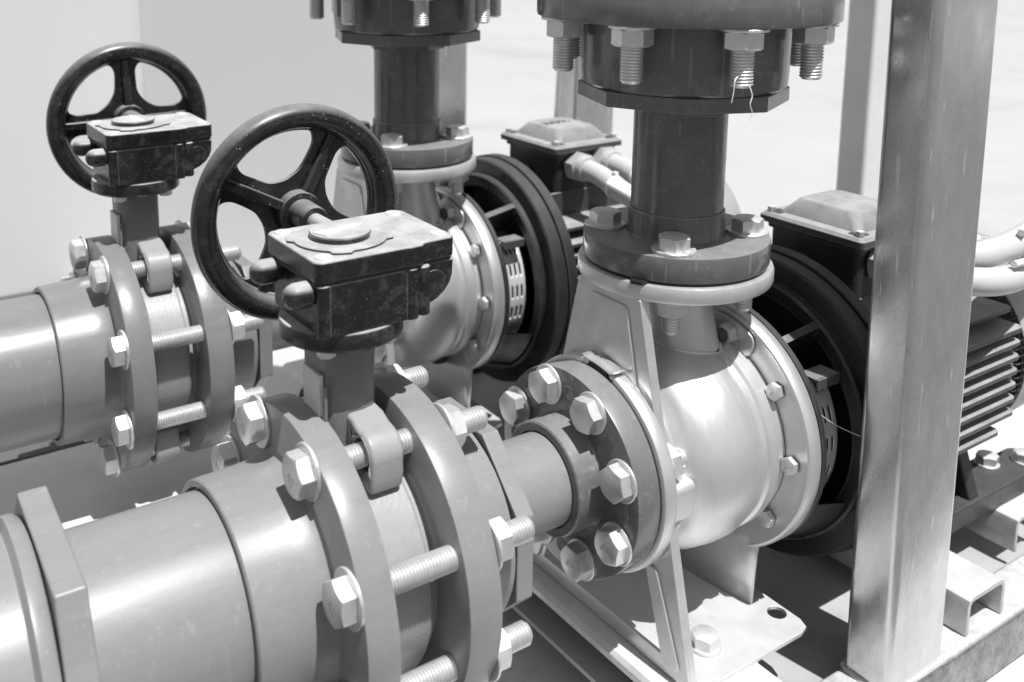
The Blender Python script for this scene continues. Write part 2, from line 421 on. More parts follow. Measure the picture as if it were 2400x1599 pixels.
# ================================================================== pump
def build_pump(label):
    t = thing('centrifugal_pump', label, 'pump', (0, 0, -.43))
    st, pl, la = M['steel'], M['plate'], M['lantern']
    # casing: inlet step, bulging volute, step up to the cover flange
    prof = [(.060, -.094), (.062, -.088), (.084, -.074), (.0875, -.070), (.0885, -.068), (.100, -.060), (.110, -.048), (.1165, -.030), (.1195, -.008),
            (.1195, .010), (.116, .024), (.1135, .028), (.1135, .034), (.1165, .037), (.1165, .050), (.112, .055), (.112, .064)]
    # round the bulge
    Geo().lathe(prof, 'X', (0, 0, ZA), 128).make('casing', st, t, smooth=30)
    # discharge neck: leans down into the volute, weld bead at its foot
    q = Geo(); rows = []
    for k in range(13):
        f = k / 12
        c = Vector((.004 + .010 * f * f, -.004 * f, -.044 - .085 * f)); r = .034 + .006 * f
        rows.append([q.bm.verts.new(c + Vector((r * math.cos(2 * PI * i / 64), r * 1.05 * math.sin(2 * PI * i / 64), 0))) for i in range(64)])
    for A, B in zip(rows, rows[1:]):
        for i in range(64): q.face([A[i], A[(i + 1) % 64], B[(i + 1) % 64], B[i]])
    nk = q.make('discharge_neck', st, t)
    q = Geo()
    def casing_r(x):
        for (r0, x0), (r1, x1) in zip(prof, prof[1:]):
            if x0 <= x <= x1 and x1 > x0: return r0 + (r1 - r0) * (x - x0) / (x1 - x0)
        return .11
    bead = []
    for i in range(73):
        a = 2 * PI * i / 72
        z = -.122
        for _ in range(6):     # where the leaning neck meets the bowl
            f = min(1.0, (-.044 - z) / .085); r = .034 + .006 * f
            x, y = .004 + .010 * f * f + r * math.cos(a), -.004 * f + r * 1.05 * math.sin(a)
            z = ZA + math.sqrt(casing_r(x) ** 2 - y * y)
        bead.append((x, y, ZA + math.sqrt(casing_r(x) ** 2 - y * y) + .0004))
    q.tube(bead, .0022, 10, cap=False); q.make('weld_bead', st, nk)
    # loose flange rings
    rr = .0075
    def ringprof(r0, r1, a0, a1, rr):
        return [(r0, a0), (r1 - rr, a0), (r1 - rr * .3, a0 + rr * .3), (r1, a0 + rr), (r1, a1 - rr), (r1 - rr * .3, a1 - rr * .3), (r1 - rr, a1), (r0, a1)]
    Geo().solid(ringprof(.030, .105, -.048, -.0298, .004), 'Z', (0, 0, 0), 128).make('discharge_flange', st, t)
    Geo().solid(ringprof(.050, .1145, -.1158, -.098, .004), 'X', (0, 0, ZA), 128).make('suction_flange', st, t)
    # pressed A-frame support plate between the two rings and the base
    X0, X1 = -.0955, -.0915
    out = [(.047, -.047), (-.047, -.047), (-.138, -.430), (.138, -.430)]
    win = chaikin([(0.075, -.40), (.036, -.30), (-.036, -.30), (-.075, -.40)], 2)
    win = [(.096, -.412), (.066, -.318), (.062, -.312), (-.062, -.312), (-.066, -.318), (-.096, -.412)]
    hub = circle((0, ZA), .062, 48)
    sp = Geo().prism(out, 'X', X0, X1, holes=(hub, win)).make('support_plate', pl, t, bevel=.0012)
    for s in (1, -1):     # embossed panels pressed into each leg and the upper web
        pan = [(s * .104, -.418), (s * .126, -.418), (s * .088, -.322), (s * .074, -.322)]
        q = Geo(); q.prism(round_poly(pan, .010), 'X', X0 - .0030, X0 + .001); q.make('pressed_panel', pl, sp, bevel=.0024, seg=3)
    q = Geo(); q.prism(round_poly([(.030, -.058), (-.030, -.058), (-.052, -.150), (.052, -.150)], .008), 'X', X0 - .0030, X0 + .001)
    q.make('pressed_panel', pl, sp, bevel=.0024, seg=3)
    # rolled edges of the support plate
    for s in (1, -1):
        q = Geo(); a, b = (s * .047, -.047), (s * .138, -.430)
        q.prism([a, b, (b[0] - s * .004, b[1]), (a[0] - s * .004, a[1])], 'X', X1 - .0005, X1 + .008); q.make('rolled_edge', pl, sp, bevel=.001)
    # base plate
    bo = [(-.094, -.120), (-.090, -.136), (-.078, -.133), (-.067, -.140), (-.055, -.1440), (.070, -.1440), (.083, -.140), (.088, -.128), (.090, .128), (.083, .140), (.070, .144), (-.055, .144), (-.067, .14), (-.078, .133), (-.090, .136), (-.094, .12)]
    holes = [circle((.0745, -.107), .0105, 28), circle((.0745, .107), .0105, 28), circle((-.034, -.101), .008, 20), circle((-.034, .101), .008, 20)]
    Geo().prism(bo, 'Z', -.4318, -.4275, holes=holes).make('base_plate', pl, t, bevel=.0009)
    # curved rear support
    q = Geo()
    rows = []
    for k in range(17):
        f = -1 + 2 * k / 16
        y = f * .082; x = .064 - .014 * (1 - abs(f) ** 1.5)
        rows.append([q.bm.verts.new((x + dx, y, z)) for z, dx in ((-.4272, 0), (-.37 - .012 * (1 - abs(f)), .004), (-.335 - .020 * (1 - abs(f)), .010))])
    for A, B in zip(rows, rows[1:]):
        for i in range(2): q.face([A[i], A[i + 1], B[i + 1], B[i]])
    o = q.make('rear_support', pl, t)
    so = o.modifiers.new('thick', 'SOLIDIFY'); so.thickness = .0035
    # cover flange with rounded lip
    cp = [(.1105, .0650), (.130, .0650), (.1385, .0645), (.1415, .0632), (.1440, .0640), (.1455, .0670), (.1455, .0800), (.1445, .082), (.11, .082)]
    cf = Geo().lathe(cp, 'X', (0, 0, ZA), 128).make('cover_flange', st, t, smooth=32)
    # long tab welded behind the top of the cover
    for a in (105, 75):
        q = Geo(); pts = chaikin([(.106, -.030), (.136, -.034), (.139, .022), (.128, .034), (.104, .030)], 2)
        q.prism(pts, 'X', .0605, .0638)
        q.xf(Matrix.Translation((0, 0, ZA)) @ Matrix.Rotation(rad(a), 4, 'X') @ Matrix.Translation((0, 0, 0)))
        q.make('cover_tab', st, cf, bevel=.0008)
    # drain boss between suction ring and volute
    q = Geo(); q.prism(rrect(-.012, .013, -.021, .021, .008, 6), 'X', -.098, -.064)
    q.xf(Matrix.Translation((0, 0, ZA)) @ Matrix.Rotation(rad(184), 4, 'X') @ Matrix.Translation((0, .093, 0)) )
    q.make('drain_boss', st, t, bevel=.004, seg=3)
    q = Geo(); q.solid([(.0, -.126), (.012, -.126), (.013, -.124), (.013, -.112), (0, -.112)], 'Z', (.045, -.02, ZA), 24); q.make('drain_plug', M['lantern'], t)
    # black lantern bracket between casing and motor
    q = Geo()
    q.solid([(.040, .0838), (.1445, .0838), (.1455, .0850), (.1455, .0900), (.1440, .0915), (.118, .0915), (.118, .0985), (.040, .0985)], 'X', (0, 0, ZA), 128)
    q.solid([(.1450, .141), (.1565, .138), (.1590, .1405), (.1590, .1495), (.1800, .1495), (.1825, .152), (.1825, .1705), (.1815, .1718), (.140, .1718), (.140, .141)], 'X', (0, 0, ZA), 128)
    for a in (124, 56, 4, -56, -124, 176 + 8):
        if a in (184,): continue
        r0, r1 = .104, .1575
        b = Geo(); b.prism([(.0915, r0), (.0915, .1440), (.134, r1), (.150, r1), (.150, r0)], 'Y', -.0042, .0042)
        # outline is (x, radius): push along Y then turn about X
        b.xf(Matrix.Translation((0, 0, ZA)) @ Matrix.Rotation(rad(a - 90), 4, 'X'))
        me = bpy.data.meshes.new('x'); b.bm.to_mesh(me); b.bm.free(); q.bm.from_mesh(me); bpy.data.meshes.remove(me)
    # lower shell panels close the lantern away from the windows
    q.lathe([(.1400, .0915), (.1530, .135), (.1505, .135), (.1375, .0915), (.1400, .0915)], 'X', (0, 0, ZA), 40, arc=(rad(202), rad(338)))
    q.lathe([(.1400, .0915), (.1530, .135), (.1505, .135), (.1375, .0915), (.1400, .0915)], 'X', (0, 0, ZA), 40, arc=(rad(-16), rad(40)))
    ln = q.make('lantern', la, t, smooth=32)
    for a in (30, 75, 105, 150, 195, 240):
        Geo().solid([(0, .1490), (.0052, .1490), (.0060, .1497), (0, .1497)], 'X', (0, .1705 * math.cos(rad(a)), ZA + .1705 * math.sin(rad(a))), 24).make('hole_shade', M['rubber'], ln)  # flat black discs paint the darkness of open bolt holes
    # slotted stainless shaft guard in the window
    q = Geo(); R = .124; nphi = 40; nx = 26
    a0, a1, x0, x1 = 138, 216, .0925, .1375
    def solid_cell(i, j):
        u = (i + .5) / nphi * 5; w = (j + .5) / nx
        if w < .10 or w > .92: return True
        uu = u % 1.0; ww = ((w - .10) / .82 * 4) % 1.0
        return not (.2 < uu < .8 and .33 < ww < .70)
    V = {}
    def gv(i, j):
        if (i, j) not in V:
            a = rad(a0 + (a1 - a0) * i / nphi)
            V[(i, j)] = q.bm.verts.new((x0 + (x1 - x0) * j / nx, R * math.cos(a), ZA + R * math.sin(a)))
        return V[(i, j)]
    for i in range(nphi):
        for j in range(nx):
            if solid_cell(i, j): q.face([gv(i, j), gv(i + 1, j), gv(i + 1, j + 1), gv(i, j + 1)])
    gd = q.make('shaft_guard', M['guard'], t)
    so = gd.modifiers.new('thick', 'SOLIDIFY'); so.thickness = .0012
    q = Geo(); q.box(.0935, .131, -.125, -.100, ZA + .086, ZA + .0895); q.box(.0935, .131, -.1255, -.122, ZA + .077, ZA + .0895); q.make('guard_bracket', M['darkgrey'], gd, bevel=.001)
    Geo().solid([(.028, .0988), (.116, .0988), (.112, .108), (.104, .122), (.098, .138), (.094, .150), (.028, .150)], 'X', (0, 0, ZA), 72).make('seal_housing', M['darkgrey'], ln)
    return t

pump_near = build_pump('stainless centrifugal pump in front, beside the foreground post')

# ================================================================== motor
def build_motor(label):
    t = thing('electric_motor', label, 'motor', (.34, 0, -.437))
    mo = M['motor']
    q = Geo()
    q.solid([(.05, .1725), (.1845, .1725), (.1858, .1738), (.1858, .1885), (.1845, .190), (.150, .190), (.140, .200), (.05, .200)], 'X', (0, 0, ZA), 128)
    q.make('mounting_flange', M['lantern'], t, smooth=32)
    q = Geo()
    q.lathe([(.112, .190), (.112, .492)], 'X', (0, 0, ZA), 64)
    def fin(y0, y1, z, th, xa, xb):
        q.prism(rrect(xa, xb, min(y0, y1), max(y0, y1), .010, 4), 'Z', z - th / 2, z + th / 2)
    for s in (1, -1):
        for i in range(8):
            zo = -.0665 + .019 * i
            tip = .140 if i < 7 else .140
            fin(s * .06, s * tip, ZA + zo, .0060, .196, .486 if 0 < i else .455)
        fin(s * .04, s * .124, ZA + .0875, .006, .196, .486)
    for i in range(-3, 4):       # upright fins above and below
        y = i * .021
        q.prism(rrect(.215, .486, ZA + .09, ZA + .130, .008, 4), 'Y', y - .0023, y + .0023)
        q.prism(rrect(.196, .455, ZA - .135, ZA - .09, .008, 4), 'Y', y - .0023, y + .0023)
    q.solid([(.10, .484), (.120, .484), (.120, .50), (.10, .50)], 'X', (0, 0, ZA), 64)
    q.make('finned_body', mo, t, bevel=.0012)
    # terminal box
    q = Geo(); q.prism(rrect(.238, .360, -.064, .064, .008, 5), 'Z', -.128, -.0425)
    q.prism(rrect(.234, .364, -.068, .068, .008, 5), 'Z', -.050, -.0425)
    tb = q.make('terminal_box', M['lantern'], t, bevel=.001)
    q = Geo()
    rows = []
    for (ix, z) in ((0, -.0425), (0, -.0345), (.004, -.0310), (.017, -.0300), (.031, -.0120), (.035, -.0100)):
        rows.append([q.bm.verts.new((p[0], p[1], z)) for p in rrect(.228 + ix, .371 - ix, -.0755 + ix, .0755 - ix, .006 + ix * .25, 6)])
    for A, B in zip(rows, rows[1:]):
        for i in range(len(A)): q.face([A[i], A[(i + 1) % len(A)], B[(i + 1) % len(A)], B[i]])
    q.face(rows[0][::-1]); q.face(rows[-1])
    lid = q.make('lid', mo, tb, smooth=28)
    for sx_, sy_ in ((0, 1), (0, -1), (1, -1), (1, 1)):      # dark pads paint the shade of a pocket round each screw
        px, py = (.241, .358)[sx_], .0625 * sy_; dx, dy = (1, -1)[sx_], -sy_
        q = Geo(); pts = [(px - dx * .004, py - dy * .004), (px + dx * .013, py - dy * .004), (px + dx * .016, py + dy * .016), (px - dx * .004, py + dy * .013)]
        q.prism(pts, 'Z', -.0312, -.0297); q.make('pocket_shade', M['lantern'], tb)
    text_geo('KOX', .024, .0006, Matrix.Translation((.292, .004, -.0098)) @ Matrix.Rotation(rad(2), 4, 'Z')).make('lid_lettering', M['lantern'], tb)
    for (x, y) in ((.239, .064), (.239, -.064), (.360, -.064), (.360, .064)):
        q = Geo(); q.hexhead(.009, .006, 0); q.xf(Matrix.Translation((x, y, -.0300))); q.make('lid_screw', M['galv'], tb)
    q = Geo(); q.solid([(0, .2375), (.0135, .2355), (.0145, .2350), (.0145, .2382), (0, .2382)], 'X', (0, .012, -.085), 32)
    q.make('blanking_plug', M['lantern'], tb)
    # cowl, guard and its badge
    cw = [(.030, .640), (.090, .640), (.112, .636), (.124, .626), (.128, .612), (.131, .520), (.1285, .520), (.1255, .61), (.120, .622), (.09, .636), (.03, .636)]
    cl = Geo().solid(cw, 'X', (0, 0, ZA), 96).make('fan_cowl', M['cowl'], t)
    q = Geo()
    for i in range(84):
        a = 2 * PI * i / 84
        p = lambda r, x, da=0: (x, r * math.cos(a + da), ZA + r * math.sin(a + da))
        q.tube([p(.118, .492), p(.129, .500), p(.130, .522)], .0011, 6)
    for r, x in ((.122, .4945), (.1275, .4985), (.130, .510)):
        q.tube([(x, r * math.cos(2 * PI * i / 72), ZA + r * math.sin(2 * PI * i / 72)) for i in range(73)], .0011, 6, cap=False)
    q.make('fan_guard', M['grille'], t)
    q = Geo(); q.lathe([(.1300, .555), (.1325, .557), (.1325, .622), (.1290, .624)], 'X', (0, 0, ZA), 24, arc=(rad(62), rad(118)))
    bd = q.make('badge', mo, t)
    # feet
    for s in (1, -1):
        q = Geo(); q.prism(rrect(.300, .590, min(s * .058, s * .122), max(s * .058, s * .122), .014, 5), 'Z', -.4368, -.408)
        q.prism([(s * .060, -.408), (s * .118, -.408), (s * .095, -.345), (s * .060, -.325)], 'X', .33, .352)
        q.prism([(s * .060, -.408), (s * .118, -.408), (s * .095, -.345), (s * .060, -.325)], 'X', .44, .462)
        q.prism(rrect(.578, .655, min(s * .058, s * .130), max(s * .058, s * .130), .020, 6), 'Z', -.4366, -.418)
        q.make('foot', M['lantern'], t, bevel=.003)
    return t, bd
motor_near, badge = build_motor('dark finned motor behind the foreground post, pale conduits on its box')
g = text_geo('M', .030, .0008, Matrix.Translation((.600, -.012, ZA + .1318)) @ Matrix.Rotation(rad(-30), 4, 'X') @ Matrix.Rotation(rad(2), 4, 'Z'))
g.bm.verts.ensure_lookup_table()
for v in g.bm.verts:      # bend the letter onto the round badge
    r_ = .1455; y = v.co.y; z = v.co.z - ZA
    a = math.atan2(z, y); rr = math.hypot(y, z); k = (.1326 + .0008 * (1 if rr > .1325 else 0)) / rr
    v.co.y = y * k; v.co.z = ZA + z * k
g.make('badge_letter', M['dusty'], badge)

# ================================================================== valve
SX = -.4085                    # stem axis
def build_valve(label):
    t = thing('butterfly_valve', label, 'valve', (SX, 0, ZA))
    vp, bl, wh = M['valve'], M['black'], M['wheel']
    # wafer body between the flanges
    b = [(.082, -.4358), (.100, -.4358), (.100, -.429), (.1085, -.427), (.1105, -.424), (.1105, -.384), (.1085, -.381), (.100, -.379), (.100, -.3715), (.082, -.3715)]
    q = Geo(); q.solid(b, 'X', (0, 0, ZA), 96)
    body = q.make('wafer_body', vp, t, smooth=30)
    for sy in (-1, 1):
        for sz in (1, -1):
            cy, cz = -.0507, .1224
            out = [(-.012, .152), (-.036, .150), (-.046, .1455)] + [(cy + .0220 * math.cos(rad(k)), cz + .0220 * math.sin(rad(k))) for k in range(90, 196, 15)] + [(-.0728, .108), (-.0690, .092), (-.046, .098), (-.012, .105)]
            q = Geo(); q.prism([(-sy * y, ZA + sz * z) for y, z in out], 'X', -.4190, -.3865, holes=([(-sy * y, ZA + sz * z) for y, z in circle((cy, cz), .0138, 28)],))
            q.make('lug', vp, t, bevel=.0045, seg=3)
    # neck column
    q = Geo()
    q.prism(chaikin([(-.437, -.018), (-.4275, -.029), (-.3945, -.029), (-.3845, -.018), (-.3845, .018), (-.3945, .029), (-.4275, .029), (-.437, .018)], 1), 'Z', -.142, -.0215)
    q.box(-.4368, -.3838, -.0235, .0235, -.142, -.095)
    nk = q.make('neck', M['neck'], t, bevel=.0015)
    q = Geo(); q.box(-.4405, -.436, -.020, .012, -.092, -.052); q.make('name_plate', M['label'], nk, bevel=.001)
    q = Geo(); q.box(-.4395, -.4365, -.0285, -.0235, -.104, -.060); q.make('plate_rib', M['neck'], nk, bevel=.001)
    # round top flange
    q = Geo(); q.solid([(0, -.0235), (.0525, -.0235), (.0545, -.0215), (.0545, -.0085), (.0535, -.0072), (0, -.0072)], 'Z', (SX, 0, 0), 72)
    tf = q.make('top_flange', M['black'], t)  # gear black puts the shade under the housing into the flange colour
    for a in (45, 135, 225, 315):
        q = Geo(); q.hexhead(.014, .008, 0); q.xf(Matrix.Translation((SX + .041 * math.cos(rad(a)), .041 * math.sin(rad(a)), -.0310))); q.make('flange_bolt', M['zinc'], tf)
    # gear housing
    q = Geo()
    low = [(-.4505, -.047), (-.4440, -.0505), (-.3690, -.0505), (-.3655, -.0475), (-.3655, .0475), (-.369, .0505), (-.444, .0505), (-.4505, .047)]
    q.prism(low, 'Z', -.0070, .0385)
    q.prism(circle((-.3655, -.0455), .0075, 24), 'Z', -.0070, .0385)
    q.prism(circle((-.3535, -.0465), .0065, 24), 'Z', -.0055, .0385)
    q.prism(circle((-.4475, -.0450), .0068, 24), 'Z', -.0070, .0385)
    blk = [(-.372, .0385), (-.372, -.0008), (-.3577, -.0008), (-.3470, .0010), (-.3380, .0048), (-.3300, .0105), (-.3250, .0170), (-.3222, .0245), (-.3215, .0385)]
    q.prism(blk, 'Y', -.0462, .0462)
    gb = q.make('gear_housing', bl, t, bevel=.0016)
    q = Geo(); q.solid([(0, -.0450), (.0120, -.0450), (.0122, -.0468), (.0115, -.0471), (0, -.0471)], 'Y', (-.3415, 0, .0195), 40); q.make('worm_boss', bl, gb)
    q = Geo()
    cov = [(-.4560, -.0470), (-.4510, -.0520), (-.3735, -.0520), (-.3680, -.0535), (-.3575, -.0535), (-.3520, -.0480), (-.3240, -.0475), (-.3195, -.0425),
           (-.3180, .0465), (-.3230, .0525), (-.4510, .0525), (-.4560, .0470)]
    q.prism(cov, 'Z', .0408, .0590)
    cv = q.make('gear_cover', bl, t, bevel=.0022, seg=3)
    q = Geo(); q.prism([(x * .985 + SX * .015, y * .97) for x, y in cov], 'Z', .0382, .0410); q.make('cover_gasket', M['rubber'], gb)
    for (x, y) in ((-.4440, -.0405), (-.4440, .0405), (-.3300, -.0345), (-.3320, .0415)):
        q = Geo(); q.solid([(0, .0596), (.0022, .0596), (.0028, .0604), (.0072, .0604), (.0078, .0590), (0, .0588)], 'Z', (x, y, 0), 28); q.make('cover_screw', M['label'], cv)
    # indicator plate with tabs, then the turning dial and its pointer
    out = []
    for k in range(0, 360, 5):
        r = .0410
        if k % 90 in (35, 40, 45, 50, 55): r = .0462
        out.append((SX + r * math.cos(rad(k + 20)), r * math.sin(rad(k + 20)) ))
    q = Geo(); q.prism(out, 'Z', .0588, .0612); q.make('indicator_plate', bl, cv, bevel=.0008)
    q = Geo(); q.solid([(0, .0610), (.0245, .0610), (.0262, .0622), (.0268, .0655), (.0260, .0668), (0, .0672)], 'Z', (SX, 0, 0), 64)
    dial = q.make('dial', bl, t)
    q = Geo(); q.prism([(-.0250 + SX, .0020), (.0250 + SX, .0045), (-.0190 + SX, -.0135)], 'Z', .0668, .0684); ptr = q.make('pointer', M['dusty'], dial, bevel=.0005)
    # stop screws with domed caps
    for y in (.0345, -.0345):
        q = Geo(); q.solid([(0, -.4780), (.0030, -.4776), (.0070, -.4757), (.0095, -.4725), (.0110, -.4680), (.0110, -.4560), (.0095, -.4548), (.0095, -.4490), (0, -.4490)], 'X', (0, y, .0290), 40); q.make('stop_screw_cap', bl, gb)
    # shaft and wheel
    HX, HY, HZ = -.3622, .185, .0292
    q = Geo(); q.solid([(0, .043), (.0090, .043), (.0090, .150), (0, .150)], 'Y', (HX, 0, HZ), 32); q.solid([(0, .043), (.016, .043), (.015, .066), (0, .066)], 'Y', (HX, 0, HZ), 40)
    q.make('worm_shaft', M['zinc'], t)
    q = Geo()
    q.solid([(.1030 + .0128 * math.cos(2 * PI * k / 28), .0138 * math.sin(2 * PI * k / 28) + HY) for k in range(28)], 'Y', (HX, 0, HZ), 128)
    q.solid([(.0880, HY + .0050), (.0900, HY + .0020), (.0960, HY + .0010), (.0960, HY + .0130), (.0880, HY + .0130)], 'Y', (HX, 0, HZ), 128)
    hw = q.make('handwheel', wh, t)
    ang0 = 62
    holes = []
    for k in range(4):
        A = ang0 + 90 * k
        P = lambda r, a: (HX + r * math.cos(rad(A + a)), HZ + r * math.sin(rad(A + a)))
        pts = [P(.0868, a) for a in (15, 22, 30, 38, 46, 54, 62, 70, 76)] + [P(.076, 79), P(.062, 76), P(.046, 70), P(.0405, 61), P(.0375, 46), P(.0405, 31), P(.046, 21), P(.062, 14), P(.076, 11.5)]
        holes.append(chaikin(pts, 2))
    q = Geo(); q.prism(circle((HX, HZ), .0985, 96), 'Y', HY + .0060, HY + .0120, holes=holes); q.make('web', wh, hw, bevel=.0012)
    for k in range(4):
        A = rad(ang0 + 90 * k)
        r = Geo(); r.prism([(.020, HY + .0065), (.090, HY + .0065), (.090, HY + .0020), (.030, HY - .0035), (.020, HY - .0040)], 'Z', -.0055, .0055)
        r.xf(Matrix.Translation((HX, 0, HZ)) @ Matrix.Rotation(-A, 4, 'Y'))
        r.make('spoke_rib', wh, hw, bevel=.0022, seg=3)
    q = Geo(); q.solid([(.0085, HY + .012), (.024, HY + .012), (.024, HY - .002), (.0225, HY - .006), (.0165, HY - .0075), (.0158, HY - .036), (.0145, HY - .0385), (.0085, HY - .0385)], 'Y', (HX, 0, HZ), 56); q.make('hub', wh, hw)
    return t, dial
WHEEL_C = Vector((-.3622 - SX, .185, .0292 - ZA))
valve_near, dial_near = build_valve('black geared butterfly valve in the front pipe, its pointer lying along the pipe')

# ================================================================== pipework
def flange_prof(r, a0, a1, b=.0018):
    lo, hi = min(a0, a1), max(a0, a1)
    return [(r - b, lo), (r - b * .3, lo + b * .3), (r, lo + b), (r, hi - b), (r - b * .3, hi - b * .3), (r - b, hi)]
def ngon(n, r, ph, c=(0, 0)): return [(c[0] + r * math.cos(rad(ph) + 2 * PI * i / n), c[1] + r * math.sin(rad(ph) + 2 * PI * i / n)) for i in range(n)]

def build_suction_pipe(label, far=False):
    t = thing('suction_pipe', label, 'pipe', (-.55, 0, ZA))
    pv = M['pvc_far'] if far else M['pvc']; c = (0, 0, ZA)
    xe = -1.6 if far else -.90
    Geo().solid([(.080, xe), (.0905, xe), (.0905, -.50), (.080, -.50)], 'X', c, 128).make('pipe', pv, t)
    q = Geo()
    q.solid([(.0915, -.5265), (.0935, -.5320), (.0985, -.5320), (.1000, -.5305), (.1012, -.4900), (.1035, -.4725), (.1060, -.4675), (.110, -.4655)] + flange_prof(.1510, -.4655, -.4362) + [(.0815, -.4362), (.0815, -.5265)], 'X', c, 144)
    q.make('socket_flange', pv, t, smooth=30)
    if not far:
        q = Geo(); q.prism(ngon(6, .1290, 66, (0, ZA)), 'X', -.6720, -.6490, holes=(circle((0, ZA), .0907, 64),)); q.make('union_nut', pv, t, bevel=.0022, seg=3)
        q = Geo(); q.solid([(.0907, -.6740), (.1120, -.6740), (.1150, -.6780), (.1150, -.6860), (.1080, -.6900), (.1080, -.90), (.0907, -.90)], 'X', c, 128); q.make('union_end', pv, t)
    return t
pipe_near = build_suction_pipe('nearest thick grey pipe with hexagonal union nut at lower left')
build_far = build_suction_pipe('rear thick grey pipe running out at the left edge', far=True)
build_far.location = build_far.location + OFF

def build_reducer(label):
    t = thing('reducer_spool', label, 'pipe fitting', (-.25, 0, ZA))
    pv = M['pvc']; c = (0, 0, ZA)
    q = Geo()
    q.solid([(.0815, -.3715)] + flange_prof(.1510, -.3715, -.3390) + [(.110, -.3390), (.1060, -.3370), (.1030, -.3320), (.1010, -.3150), (.1000, -.2885), (.0985, -.2870), (.090, -.2870), (.0815, -.2870)], 'X', c, 144)
    q.make('socket_flange', pv, t, smooth=30)
    q = Geo(); q.prism(ngon(8, .1060, 22.5, (0, ZA)), 'X', -.2845, -.2660); q.prism(circle((0, ZA), .088, 64), 'X', -.2875, -.2840); q.prism(ngon(8, .056, 22.5, (0, ZA)), 'X', -.2665, -.2560)
    q.make('reducing_bush', pv, t, bevel=.0016)
    Geo().solid([(.040, -.270), (.0480, -.270), (.0480, -.150), (.040, -.150)], 'X', c, 96).make('pipe', pv, t)
    q = Geo()
    q.solid([(.0490, -.1740), (.0500, -.1785), (.0575, -.1785), (.0592, -.1770), (.0600, -.1520), (.0620, -.1475)] + flange_prof(.1100, -.1472, -.1180) + [(.040, -.1180), (.040, -.1740)], 'X', c, 128)
    for k in range(8):
        a = rad(47 + 45 * k); q.solid([(0, -.1480), (.0072, -.1480), (.0080, -.1470), (0, -.1470)], 'X', (0, .088 * math.cos(a), ZA + .088 * math.sin(a)), 24)
    q.make('end_flange', M['pvc_riser'], t, smooth=30)
    return t
red_near = build_reducer('grey reducing fitting between the front valve and the front pump')

def build_riser(label):
    t = thing('riser_pipe', label, 'pipe', (0, 0, 0))
    pv, dk = M['pvc_riser'], M['pvc_riser']
    q = Geo(); q.solid([(.040, -.0266)] + flange_prof(.1000, -.0266, 0) + [(.0535, 0), (.0522, .003), (.0515, .0262), (.0505, .0275), (.0498, .0275), (.0497, .022), (.040, .022)], 'Z', (0, 0, 0), 128); q.make('socket_flange', pv, t, smooth=30)
    Geo().solid([(.040, .0), (.0494, .0), (.0494, .142), (.040, .142)], 'Z', (0, 0, 0), 96).make('pipe', pv, t)
    q = Geo(); q.prism(ngon(8, .1105, 47), 'Z', .1470, .1625); q.prism(circle((0, 0), .098, 64), 'Z', .1620, .1662); q.prism(ngon(8, .0580, 47), 'Z', .1350, .1475)
    q.make('reducing_bush', pv, t, bevel=.0014)
    q = Geo(); q.solid([(.090, .1635), (.1045, .1635), (.1068, .1660), (.1078, .180), (.1085, .225), (.1090, .2340)] + flange_prof(.1560, .2345, .2660) + [(.090, .2660)], 'Z', (0, 0, 0), 144); q.make('upper_flange', pv, t, smooth=30)
    return t
riser_near = build_riser('dark vertical riser pipe with wide flange, on the front pump')
def build_upper(label):
    t = thing('flanged_pipe', label, 'pipe', (0, 0, .27))
    q = Geo(); q.solid([(.080, .2690)] + flange_prof(.1560, .2690, .3000) + [(.106, .3010), (.104, .370), (.080, .370)], 'Z', (0, 0, 0), 128); q.make('flange', M['pvc_riser'], t)
    Geo().solid([(.080, .32), (.090, .32), (.090, .62), (.080, .62)], 'Z', (0, 0, 0), 96).make('pipe', M['pvc_riser'], t)
    return t
up_near = build_upper('upper grey pipe flange cut by the top edge, over the front riser')

# gaskets with a finger tab
def build_gasket_z(label):
    q = Geo(); a = 203
    out = []
    for k in range(0, 360, 3):
        r = .0975
        if abs(k - a) < 5: r = .1085
        out.append((r * math.cos(rad(k)), r * math.sin(rad(k))))
    q.prism(out, 'Z', -.0297, -.0267)
    return tag(q.make('flange_gasket', M['rubber'], None, loc=(0, 0, -.0297)), label, 'gasket')
gk1 = build_gasket_z('black rubber gasket with a tab under the front riser flange')
def build_gasket_x(label):
    q = Geo(); out = []
    for k in range(0, 360, 3):
        r = .1085
        if abs(k - 96) < 8: r = .1165
        out.append((r * math.cos(rad(k)), ZA + r * math.sin(rad(k))))
    q.prism(out, 'X', -.1179, -.1159)
    return tag(q.make('flange_gasket', M['rubber'], None, loc=(-.117, 0, ZA)), label, 'gasket')
gk2 = build_gasket_x('black rubber gasket between front suction flange and its steel ring')
# folded metal earthing strip lying over the suction ring
def build_strip(label):
    q = Geo(); R = .1160
    rows = []
    for k in range(9):
        a = rad(84 + 24 * k / 8); lift = .0035 * (k == 0) + .004 * (k == 8)
        rows.append([q.bm.verts.new((x, (R + lift) * math.cos(a), ZA + (R + lift) * math.sin(a))) for x in (-.1185, -.101)])
    for A, B in zip(rows, rows[1:]): q.face([A[0], A[1], B[1], B[0]])
    o = q.make('metal_strip', M['steel'], None, loc=(-.11, 0, ZA + .116))
    so = o.modifiers.new('thick', 'SOLIDIFY'); so.thickness = .0012
    return tag(o, label, 'strip')
strip = build_strip('bent shiny strip lying on top of the front suction ring')

